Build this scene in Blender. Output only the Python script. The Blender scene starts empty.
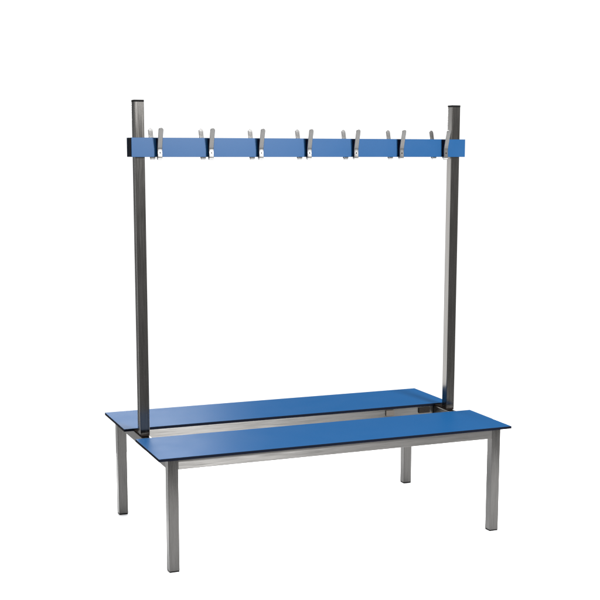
import bpy, bmesh, math, random
from mathutils import Vector, Matrix

S = bpy.context.scene
COL = S.collection

# ------------------------------------------------------------------ measures (metres)
L, W, T = 1.429, 0.8416, 0.040          # frame length, frame width, square tube
H, BOARD = 0.450, 0.0107                # seat height, laminate thickness
OX, OY, SD = 0.040, 0.020, 0.3484       # seat overhangs, seat depth
ZB = H - BOARD                          # top of the frame
AP = 0.041                              # height of the frame tubes
YC = W / 2
POST_TOP = 1.7715
R0, RD, RZ0, RZ1 = -0.0186, 0.0373, 1.5527, 1.6273
HOOKS = [0.089 + i * (1.3425 - 0.089) / 6 for i in range(7)]


# ------------------------------------------------------------------ materials
def new_mat(name):
    m = bpy.data.materials.new(name)
    m.use_nodes = True
    nt = m.node_tree
    nt.nodes.clear()
    out = nt.nodes.new('ShaderNodeOutputMaterial')
    return m, nt, out


def noise(nt, scale3, scale, detail=3.0, rough=0.55):
    tc = nt.nodes.new('ShaderNodeTexCoord')
    mp = nt.nodes.new('ShaderNodeMapping')
    mp.inputs['Scale'].default_value = scale3
    nt.links.new(tc.outputs['Object'], mp.inputs['Vector'])
    n = nt.nodes.new('ShaderNodeTexNoise')
    n.inputs['Scale'].default_value = scale
    n.inputs['Detail'].default_value = detail
    n.inputs['Roughness'].default_value = rough
    nt.links.new(mp.outputs['Vector'], n.inputs['Vector'])
    return n


def ramp(nt, src, stops):
    r = nt.nodes.new('ShaderNodeValToRGB')
    el = r.color_ramp.elements
    while len(el) < len(stops):
        el.new(0.5)
    for e, (p, c) in zip(el, stops):
        e.position = p
        e.color = (c, c, c, 1) if not isinstance(c, tuple) else (*c, 1)
    nt.links.new(src, r.inputs['Fac'])
    return r


def laminate():
    m, nt, out = new_mat('blue_laminate')
    d = nt.nodes.new('ShaderNodeBsdfDiffuse')
    g = nt.nodes.new('ShaderNodeBsdfGlossy')
    mx = nt.nodes.new('ShaderNodeMixShader')
    n = noise(nt, (1, 1, 1), 420, 4)
    c = ramp(nt, n.outputs['Fac'], [(0.3, (0.0024, 0.0365, 0.1060)), (0.7, (0.0034, 0.0410, 0.1170))])
    nt.links.new(c.outputs['Color'], d.inputs['Color'])
    n2 = noise(nt, (1, 1, 1), 9, 4)
    rr = ramp(nt, n2.outputs['Fac'], [(0.3, 0.34), (0.7, 0.40)])
    nt.links.new(rr.outputs['Color'], g.inputs['Roughness'])
    g.inputs['Color'].default_value = (1, 1, 1, 1)
    bp = nt.nodes.new('ShaderNodeBump')
    bp.inputs['Strength'].default_value = 0.05
    bp.inputs['Distance'].default_value = 0.0005
    nt.links.new(n.outputs['Fac'], bp.inputs['Height'])
    nt.links.new(bp.outputs['Normal'], g.inputs['Normal'])
    mx.inputs['Fac'].default_value = GLOSS
    nt.links.new(d.outputs[0], mx.inputs[1])
    nt.links.new(g.outputs[0], mx.inputs[2])
    nt.links.new(mx.outputs[0], out.inputs['Surface'])
    return m


def plain(name, col, rough, spec=0.3, nscale=150.0):
    m, nt, out = new_mat(name)
    p = nt.nodes.new('ShaderNodeBsdfPrincipled')
    n = noise(nt, (1, 1, 1), nscale, 3)
    c = ramp(nt, n.outputs['Fac'], [(0.25, tuple(x * 0.96 for x in col)), (0.75, tuple(x * 1.04 for x in col))])
    nt.links.new(c.outputs['Color'], p.inputs['Base Color'])
    p.inputs['Roughness'].default_value = rough
    p.inputs['Specular IOR Level'].default_value = spec
    nt.links.new(p.outputs[0], out.inputs['Surface'])
    return m


def steel(name, axis, base, rough=0.40, aniso=0.8, grain=0.30):
    """Brushed stainless steel, grain running along `axis` (0 x, 1 y, 2 z)."""
    m, nt, out = new_mat(name)
    p = nt.nodes.new('ShaderNodeBsdfPrincipled')
    p.inputs['Metallic'].default_value = 1.0
    sc = [1.0, 1.0, 1.0]
    sc[axis] = 0.012
    fine = noise(nt, sc, 900, 4, 0.6)
    sc2 = [1.0, 1.0, 1.0]
    sc2[axis] = 0.05
    broad = noise(nt, sc2, 90, 3)
    mixn = nt.nodes.new('ShaderNodeMix')
    mixn.data_type = 'FLOAT'
    mixn.inputs[0].default_value = 0.26
    nt.links.new(fine.outputs['Fac'], mixn.inputs[2])
    nt.links.new(broad.outputs['Fac'], mixn.inputs[3])
    lo = tuple(b * (1 - grain) for b in base)
    hi = tuple(b * (1 + grain) for b in base)
    c = ramp(nt, mixn.outputs[0], [(0.3, lo), (0.7, hi)])
    nt.links.new(c.outputs['Color'], p.inputs['Base Color'])
    r = ramp(nt, mixn.outputs[0], [(0.3, rough - 0.06), (0.7, rough + 0.06)])
    nt.links.new(r.outputs['Color'], p.inputs['Roughness'])
    p.inputs['Anisotropic'].default_value = aniso
    p.inputs['Anisotropic Rotation'].default_value = 0.25
    tv = nt.nodes.new('ShaderNodeCombineXYZ')
    for i in range(3):
        tv.inputs[i].default_value = 1.0 if i == axis else 0.0
    nt.links.new(tv.outputs[0], p.inputs['Tangent'])
    bp = nt.nodes.new('ShaderNodeBump')
    bp.inputs['Strength'].default_value = 0.03
    bp.inputs['Distance'].default_value = 0.0004
    nt.links.new(fine.outputs['Fac'], bp.inputs['Height'])
    nt.links.new(bp.outputs['Normal'], p.inputs['Normal'])
    nt.links.new(p.outputs[0], out.inputs['Surface'])
    return m


GLOSS = 0.013
M_BLUE = laminate()
M_EDGE = plain('black_laminate_core', (0.003, 0.004, 0.008), 0.7, 0.02)
M_CAP = plain('black_plastic', (0.006, 0.006, 0.006), 0.7, 0.02)
M_DARK = plain('dark_bracket_and_shade', (0.012, 0.010, 0.009), 0.9, 0.0)  # brackets, screws, and the shade plate behind each post
M_BR = plain('worn_bracket_metal', (0.060, 0.053, 0.047), 0.6, 0.05)
BASE = (0.090, 0.088, 0.085)
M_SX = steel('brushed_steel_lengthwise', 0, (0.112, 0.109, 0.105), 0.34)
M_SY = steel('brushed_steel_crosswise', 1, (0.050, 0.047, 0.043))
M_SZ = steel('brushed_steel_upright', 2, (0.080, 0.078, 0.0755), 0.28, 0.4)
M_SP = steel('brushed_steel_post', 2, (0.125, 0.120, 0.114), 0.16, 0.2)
M_HOOK = steel('polished_hook_steel', 2, (0.39, 0.386, 0.38), 0.17, 0.0, 0.02)
M_PLATE = plain('hook_plate_painted_shade', (0.003, 0.004, 0.012), 0.6, 0.03)  # near-black so the plate carries the shade behind the prong
M_FLOOR = plain('white_studio_floor', (0.86, 0.86, 0.86), 0.9, 0.0, 3.0)


# ------------------------------------------------------------------ mesh helpers
def link(name, bm, mats, parent=None, smooth=False):
    me = bpy.data.meshes.new(name)
    bmesh.ops.recalc_face_normals(bm, faces=bm.faces)
    bm.to_mesh(me)
    bm.free()
    for m in (mats if isinstance(mats, (list, tuple)) else [mats]):
        me.materials.append(m)
    if smooth:
        for p in me.polygons:
            p.use_smooth = True
    o = bpy.data.objects.new(name, me)
    COL.objects.link(o)
    if parent is not None:
        o.parent = parent
    return o


def add_box(bm, a, b, bevel=0.0, seg=2, edge_filter=None):
    x0, y0, z0 = a
    x1, y1, z1 = b
    vs = [bm.verts.new((x, y, z)) for x in (x0, x1) for y in (y0, y1) for z in (z0, z1)]
    f = []
    for q in ((0, 1, 3, 2), (4, 6, 7, 5), (0, 4, 5, 1), (2, 3, 7, 6), (0, 2, 6, 4), (1, 5, 7, 3)):
        f.append(bm.faces.new([vs[i] for i in q]))
    if bevel > 0:
        es = list({e for fc in f for e in fc.edges})
        if edge_filter:
            es = [e for e in es if edge_filter(e)]
        bmesh.ops.bevel(bm, geom=es, offset=bevel, segments=seg, profile=0.6, affect='EDGES')
    return f


def along(axis):
    def t(e):
        d = e.verts[1].co - e.verts[0].co
        return abs(d[axis]) > 0.9 * d.length
    return t


def tube(name, a, b, axis, mat, parent, r=0.003):
    bm = bmesh.new()
    add_box(bm, a, b, r, 3, along(axis))
    o = link(name, bm, mat, parent)
    return o


def board(name, a, b, face_axis, parent, bev=0.0009):
    """Laminate board: blue on the two big faces, black core on the edges."""
    bm = bmesh.new()
    add_box(bm, a, b, bev, 2)
    bm.normal_update()
    for f in bm.faces:
        f.material_index = 0 if abs(f.normal[face_axis]) > 0.95 else 1
    return link(name, bm, [M_BLUE, M_EDGE], parent)


# ------------------------------------------------------------------ floor
bm = bmesh.new()
vs = [bm.verts.new(p) for p in ((-0.2, -1.15, 0), (5.5, -1.15, 0), (5.5, 1.9, 0), (-0.2, 1.9, 0))]
bm.faces.new(vs)
floor = link('floor', bm, M_FLOOR)
floor['kind'] = 'structure'

# ------------------------------------------------------------------ the bench
bench = bpy.data.objects.new('cloakroom_bench', None)
COL.objects.link(bench)
bench.empty_display_size = 0.2
bench['label'] = 'double-sided blue changing room bench with steel legs, two posts and a rail of hooks'
bench['category'] = 'bench'

# seats
board('seat', (-OX, -OY, ZB), (L + OX, SD - OY, H), 2, bench)
board('seat', (-OX, W + OY - SD, ZB), (L + OX, W + OY, H), 2, bench)

# legs with black glides
FOOT = 0.006
for x in (0.0, L - T):
    for y in (0.0, W - T):
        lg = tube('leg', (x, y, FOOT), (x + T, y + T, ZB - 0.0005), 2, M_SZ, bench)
        bm = bmesh.new()
        i = 0.0012
        add_box(bm, (x + i, y + i, 0.0), (x + T - i, y + T - i, FOOT + 0.0005), 0.0012, 2)
        link('foot_cap', bm, M_CAP, lg)

# frame tubes under the seats
g = 0.0006
za, zb = ZB - AP, ZB - 0.0005
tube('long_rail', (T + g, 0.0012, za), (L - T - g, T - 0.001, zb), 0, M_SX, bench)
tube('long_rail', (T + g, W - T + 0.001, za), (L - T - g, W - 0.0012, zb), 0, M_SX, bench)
YB = W + OY - SD                     # front edge of the far seat
YF = SD - OY                         # rear edge of the near seat
tube('long_rail', (T + g, YB + 0.006, za), (L - T - g, YB + 0.036, zb), 0, M_SX, bench)
tube('long_rail', (T + g, YF - 0.036, za), (L - T - g, YF - 0.006, zb), 0, M_SX, bench)
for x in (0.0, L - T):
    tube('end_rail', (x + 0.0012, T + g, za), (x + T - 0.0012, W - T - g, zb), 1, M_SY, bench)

# dark fixing brackets under the far seat
for x0, x1, bm_ in ((1.150, 1.190, M_BR), (L - T - 0.075, L - T - 0.02, M_DARK)):
    bm = bmesh.new()
    add_box(bm, (x0, YB - 0.001, ZB - 0.030), (x1, YB + 0.0052, ZB - 0.006), 0.001, 2)
    br = link('bracket', bm, bm_, bench)
    if bm_ is M_BR:
        continue
    bm = bmesh.new()
    xm = (x0 + x1) / 2
    bmesh.ops.create_uvsphere(bm, u_segments=12, v_segments=8, radius=0.0035,
                              matrix=Matrix.Translation((xm, YB - 0.001, ZB - 0.018)) @ Matrix.Diagonal((1, 0.5, 1, 1)))
    link('screw', bm, M_DARK, br, True)

# posts: upright tubes standing on the end rails, black caps, dark block at the foot, painted shade plate behind it
for x in (-0.0013, L - T + 0.0013):
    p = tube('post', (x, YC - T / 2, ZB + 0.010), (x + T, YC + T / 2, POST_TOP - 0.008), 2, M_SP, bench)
    bm = bmesh.new()
    add_box(bm, (x - 0.0003, YC - T / 2 - 0.0003, POST_TOP - 0.0082), (x + T + 0.0003, YC + T / 2 + 0.0003, POST_TOP),
            0.0018, 3)
    link('post_cap', bm, M_CAP, p)
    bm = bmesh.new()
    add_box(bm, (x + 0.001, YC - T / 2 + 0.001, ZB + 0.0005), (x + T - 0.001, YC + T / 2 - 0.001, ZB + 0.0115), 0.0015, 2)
    add_box(bm, (x + 0.002, YC + T / 2 - 0.0005, ZB + 0.0005), (x + T - 0.002, YB - 0.0005, ZB + 0.0062), 0.001, 2)  # dark plate standing in for the shade between post and far seat
    link('post_foot_and_shade', bm, M_DARK, p)

# hook rail: two laminate boards sandwiching the posts, dark core between them
BT = 0.012
bm = bmesh.new()
yi0, yi1 = YC - RD + BT + 0.0003, YC + RD - BT - 0.0003
for x0, x1 in ((R0 + 0.0008, -0.0023), (T + 0.001, L - T - 0.001), (L + 0.0023, L - R0 - 0.0008)):
    add_box(bm, (x0, yi0, RZ0 + 0.0015), (x1, yi1, RZ1 - 0.0015), 0.0008, 1)
rail = link('hook_rail', bm, M_EDGE, bench)
board('rail_board', (R0, YC - RD, RZ0), (L - R0, YC - RD + BT, RZ1), 1, rail)
board('rail_board', (R0, YC + RD - BT, RZ0), (L - R0, YC + RD, RZ1), 1, rail)


# coat hooks -------------------------------------------------------------
def strip(bm, path, hw, th, tip=0.0):
    """Flat bar following path [(outward, z)], width 2*hw along x, thickness th, rounded end."""
    pts = [Vector(p) for p in path]
    # resample evenly
    d = [0.0]
    for a, b in zip(pts, pts[1:]):
        d.append(d[-1] + (b - a).length)
    N = 40
    res = []
    for k in range(N + 1):
        s = d[-1] * k / N
        # finer towards the tip
        for i in range(len(d) - 1):
            if d[i + 1] >= s - 1e-9:
                t = (s - d[i]) / max(1e-9, d[i + 1] - d[i])
                res.append((pts[i].lerp(pts[i + 1], t), s))
                break
    extra = []
    if tip > 0:
        base_end = res[-1][0]
        dirv = (pts[-1] - pts[-2]).normalized()
        for k in range(1, 8):
            a = k / 7 * math.pi / 2
            extra.append((base_end + dirv * tip * math.sin(a), math.cos(a)))
    rows = [(p, 1.0) for p, _ in res] + [(p, max(w, 0.06)) for p, w in extra]
    rings = []
    for i, (p, w) in enumerate(rows):
        a = rows[max(0, i - 1)][0]
        b = rows[min(len(rows) - 1, i + 1)][0]
        tg = (b - a).normalized()
        nr = Vector((tg.y, -tg.x))
        o, q = p + nr * th / 2, p - nr * th / 2
        c = th * 0.28
        h = hw * w
        hc = max(h - c, h * 0.3)
        ring = []
        for xx, k in ((-hc, 1), (hc, 1), (h, 0.45), (h, -0.45), (hc, -1), (-hc, -1), (-h, -0.45), (-h, 0.45)):
            v = p + nr * th / 2 * k
            ring.append(bm.verts.new((xx, -v.x, v.y)))
        rings.append(ring)
    for r0, r1 in zip(rings, rings[1:]):
        n = len(r0)
        for k in range(n):
            bm.faces.new((r0[k], r0[(k + 1) % n], r1[(k + 1) % n], r1[k]))
    bm.faces.new(rings[0])
    bm.faces.new(list(reversed(rings[-1])))


HZ = RZ1 - RZ0
# local frame of a hook: origin on the board face at the bottom of the rail, -y outward
prong_path = [(0.0066, 0.001), (0.0072, -0.002)]
for k in range(0, 9):
    a = math.pi + k / 8 * math.pi * 0.95
    prong_path.append((0.0142 + 0.0070 * math.cos(a), -0.0030 + 0.0060 * math.sin(a)))
prong_path += [(0.0212, 0.003), (0.0209, 0.012), (0.0204, 0.022), (0.0203, 0.030), (0.0212, 0.037), (0.0240, 0.048),
               (0.0290, 0.065), (0.0345, 0.083), (0.0403, 0.101), (0.0410, 0.1035)]


def hook_meshes():
    plate = bmesh.new()
    add_box(plate, (-0.0102, -0.0045, -0.002), (0.0102, -0.0004, HZ - 0.003), 0.0012, 2)
    for v in plate.verts:                                   # the plate narrows towards its foot
        v.co.x *= 0.70 + 0.30 * max(0.0, min(1.0, v.co.z / HZ))
    pr = bmesh.new()
    strip(pr, prong_path, 0.0095, 0.0046, 0.0095)
    sc = bmesh.new()
    bmesh.ops.create_uvsphere(sc, u_segments=14, v_segments=8, radius=0.0032,
                              matrix=Matrix.Translation((0, -0.0229, 0.016)) @ Matrix.Diagonal((1, 0.45, 1, 1)))
    return plate, pr, sc


plate, pr, sc = hook_meshes()
hook0 = link('coat_hook', plate, M_PLATE, bench)
prong0 = link('prong', pr, M_HOOK, hook0)
screw0 = link('screw', sc, M_DARK, hook0, True)
first = True
rng = random.Random(4)
for side in (0, 1):
    for x in HOOKS:
        if first:
            h = hook0
            first = False
        else:
            h = hook0.copy()
            COL.objects.link(h)
            h.parent = bench
            for ch in (prong0, screw0):
                c = ch.copy()
                COL.objects.link(c)
                c.parent = h
        h.location = (x, YC - RD if side == 0 else YC + RD, RZ0)
        h.rotation_euler = (0, 0, (0 if side == 0 else math.pi) + rng.uniform(-0.03, 0.03))

# ------------------------------------------------------------------ camera (solved from the photograph)
CX, CY, CZ = -1.1941, -4.2897, 1.5789
YAW, PITCH, ROLL = -0.3855, -0.1561, 0.0020
F, PX, PY = 1221.64, 304.236, 342.751
cy, sy, cp, sp = math.cos(YAW), math.sin(YAW), math.cos(PITCH), math.sin(PITCH)
fw = Vector((-sy * cp, cy * cp, sp))
rt = Vector((cy, sy, 0))
up = rt.cross(fw)
r2 = math.cos(ROLL) * rt + math.sin(ROLL) * up
u2 = -math.sin(ROLL) * rt + math.cos(ROLL) * up
cam = bpy.data.cameras.new('camera')
cam.sensor_width = 36.0
cam.sensor_fit = 'HORIZONTAL'
cam.lens = F / 600 * 36
cam.shift_x = (300 - PX) / 600
cam.shift_y = (PY - 300) / 600
cam.clip_end = 500
co = bpy.data.objects.new('camera', cam)
COL.objects.link(co)
b = -fw
co.matrix_world = Matrix(((r2.x, u2.x, b.x, CX), (r2.y, u2.y, b.y, CY), (r2.z, u2.z, b.z, CZ), (0, 0, 0, 1)))
S.camera = co

# ------------------------------------------------------------------ studio light
w = bpy.data.worlds.new('World')
S.world = w
w.use_nodes = True
nt = w.node_tree
bg = nt.nodes['Background']
tc = nt.nodes.new('ShaderNodeTexCoord')
sx = nt.nodes.new('ShaderNodeSeparateXYZ')
nt.links.new(tc.outputs['Generated'], sx.inputs[0])
at = nt.nodes.new('ShaderNodeMath')
at.operation = 'ARCTAN2'
nt.links.new(sx.outputs['X'], at.inputs[0])
nt.links.new(sx.outputs['Y'], at.inputs[1])
ma = nt.nodes.new('ShaderNodeMath')
ma.operation = 'MULTIPLY_ADD'
ma.inputs[1].default_value = 1 / (2 * math.pi)
ma.inputs[2].default_value = 0.5
nt.links.new(at.outputs[0], ma.inputs[0])
az = lambda d: d / 360 + 0.5
BACK = 1.2
GAP = 0.03


def ring(front, left):
    return ramp(nt, ma.outputs[0], [(az(-180), front), (az(-75), front), (az(-45), left), (az(-25), left), (az(-17), GAP),
                                    (az(-11.5), GAP), (az(-7), BACK), (az(80), BACK), (az(110), front)])


def by_height(a, b, z0, z1):
    f = nt.nodes.new('ShaderNodeMapRange')
    f.interpolation_type = 'SMOOTHSTEP'
    f.inputs['From Min'].default_value = z0
    f.inputs['From Max'].default_value = z1
    nt.links.new(sx.outputs['Z'], f.inputs['Value'])
    m = nt.nodes.new('ShaderNodeMix')
    m.data_type = 'RGBA'
    nt.links.new(f.outputs[0], m.inputs['Factor'])
    nt.links.new(a, m.inputs[6])
    nt.links.new(b, m.inputs[7])
    return m.outputs[2]


low, mid, high = ring(0.9, 1.0), ring(0.42, 3.1), ring(0.42, 0.8)
mixed = by_height(by_height(low.outputs['Color'], mid.outputs['Color'], -0.45, -0.30), high.outputs['Color'], -0.03, 0.06)
nt.links.new(mixed, bg.inputs['Color'])
bg.inputs['Strength'].default_value = 1.0


def area(name, loc, target, sx_, sy_, power, col=(1, 1, 1)):
    l = bpy.data.lights.new(name, 'AREA')
    l.shape = 'RECTANGLE'
    l.size, l.size_y = sx_, sy_
    l.energy = power
    l.color = col
    o = bpy.data.objects.new(name, l)
    COL.objects.link(o)
    o.location = loc
    o.rotation_euler = (Vector(target) - Vector(loc)).to_track_quat('-Z', 'Y').to_euler()
    return o


sun = bpy.data.lights.new('overhead_fill_sun', 'SUN')  # added wide soft sun, washes the floor out to white
sun.energy = 4.6
sun.angle = math.radians(95)
so = bpy.data.objects.new('overhead_fill_sun', sun)
COL.objects.link(so)
so.location = (0.7, 0.4, 5)
so.rotation_euler = (math.radians(-12), math.radians(6), 0)
area('front_softbox', (1.8, -4.6, 3.05), (0.6, 0.4, 1.0), 0.9, 0.8, 800)
area('rear_softbox', (1.1, 5.4, 2.2), (0.2, 0.4, 0.5), 1.5, 0.8, 260)

S.view_settings.view_transform = 'Standard'
S.view_settings.look = 'None'
S.view_settings.exposure = 0
S.view_settings.gamma = 1
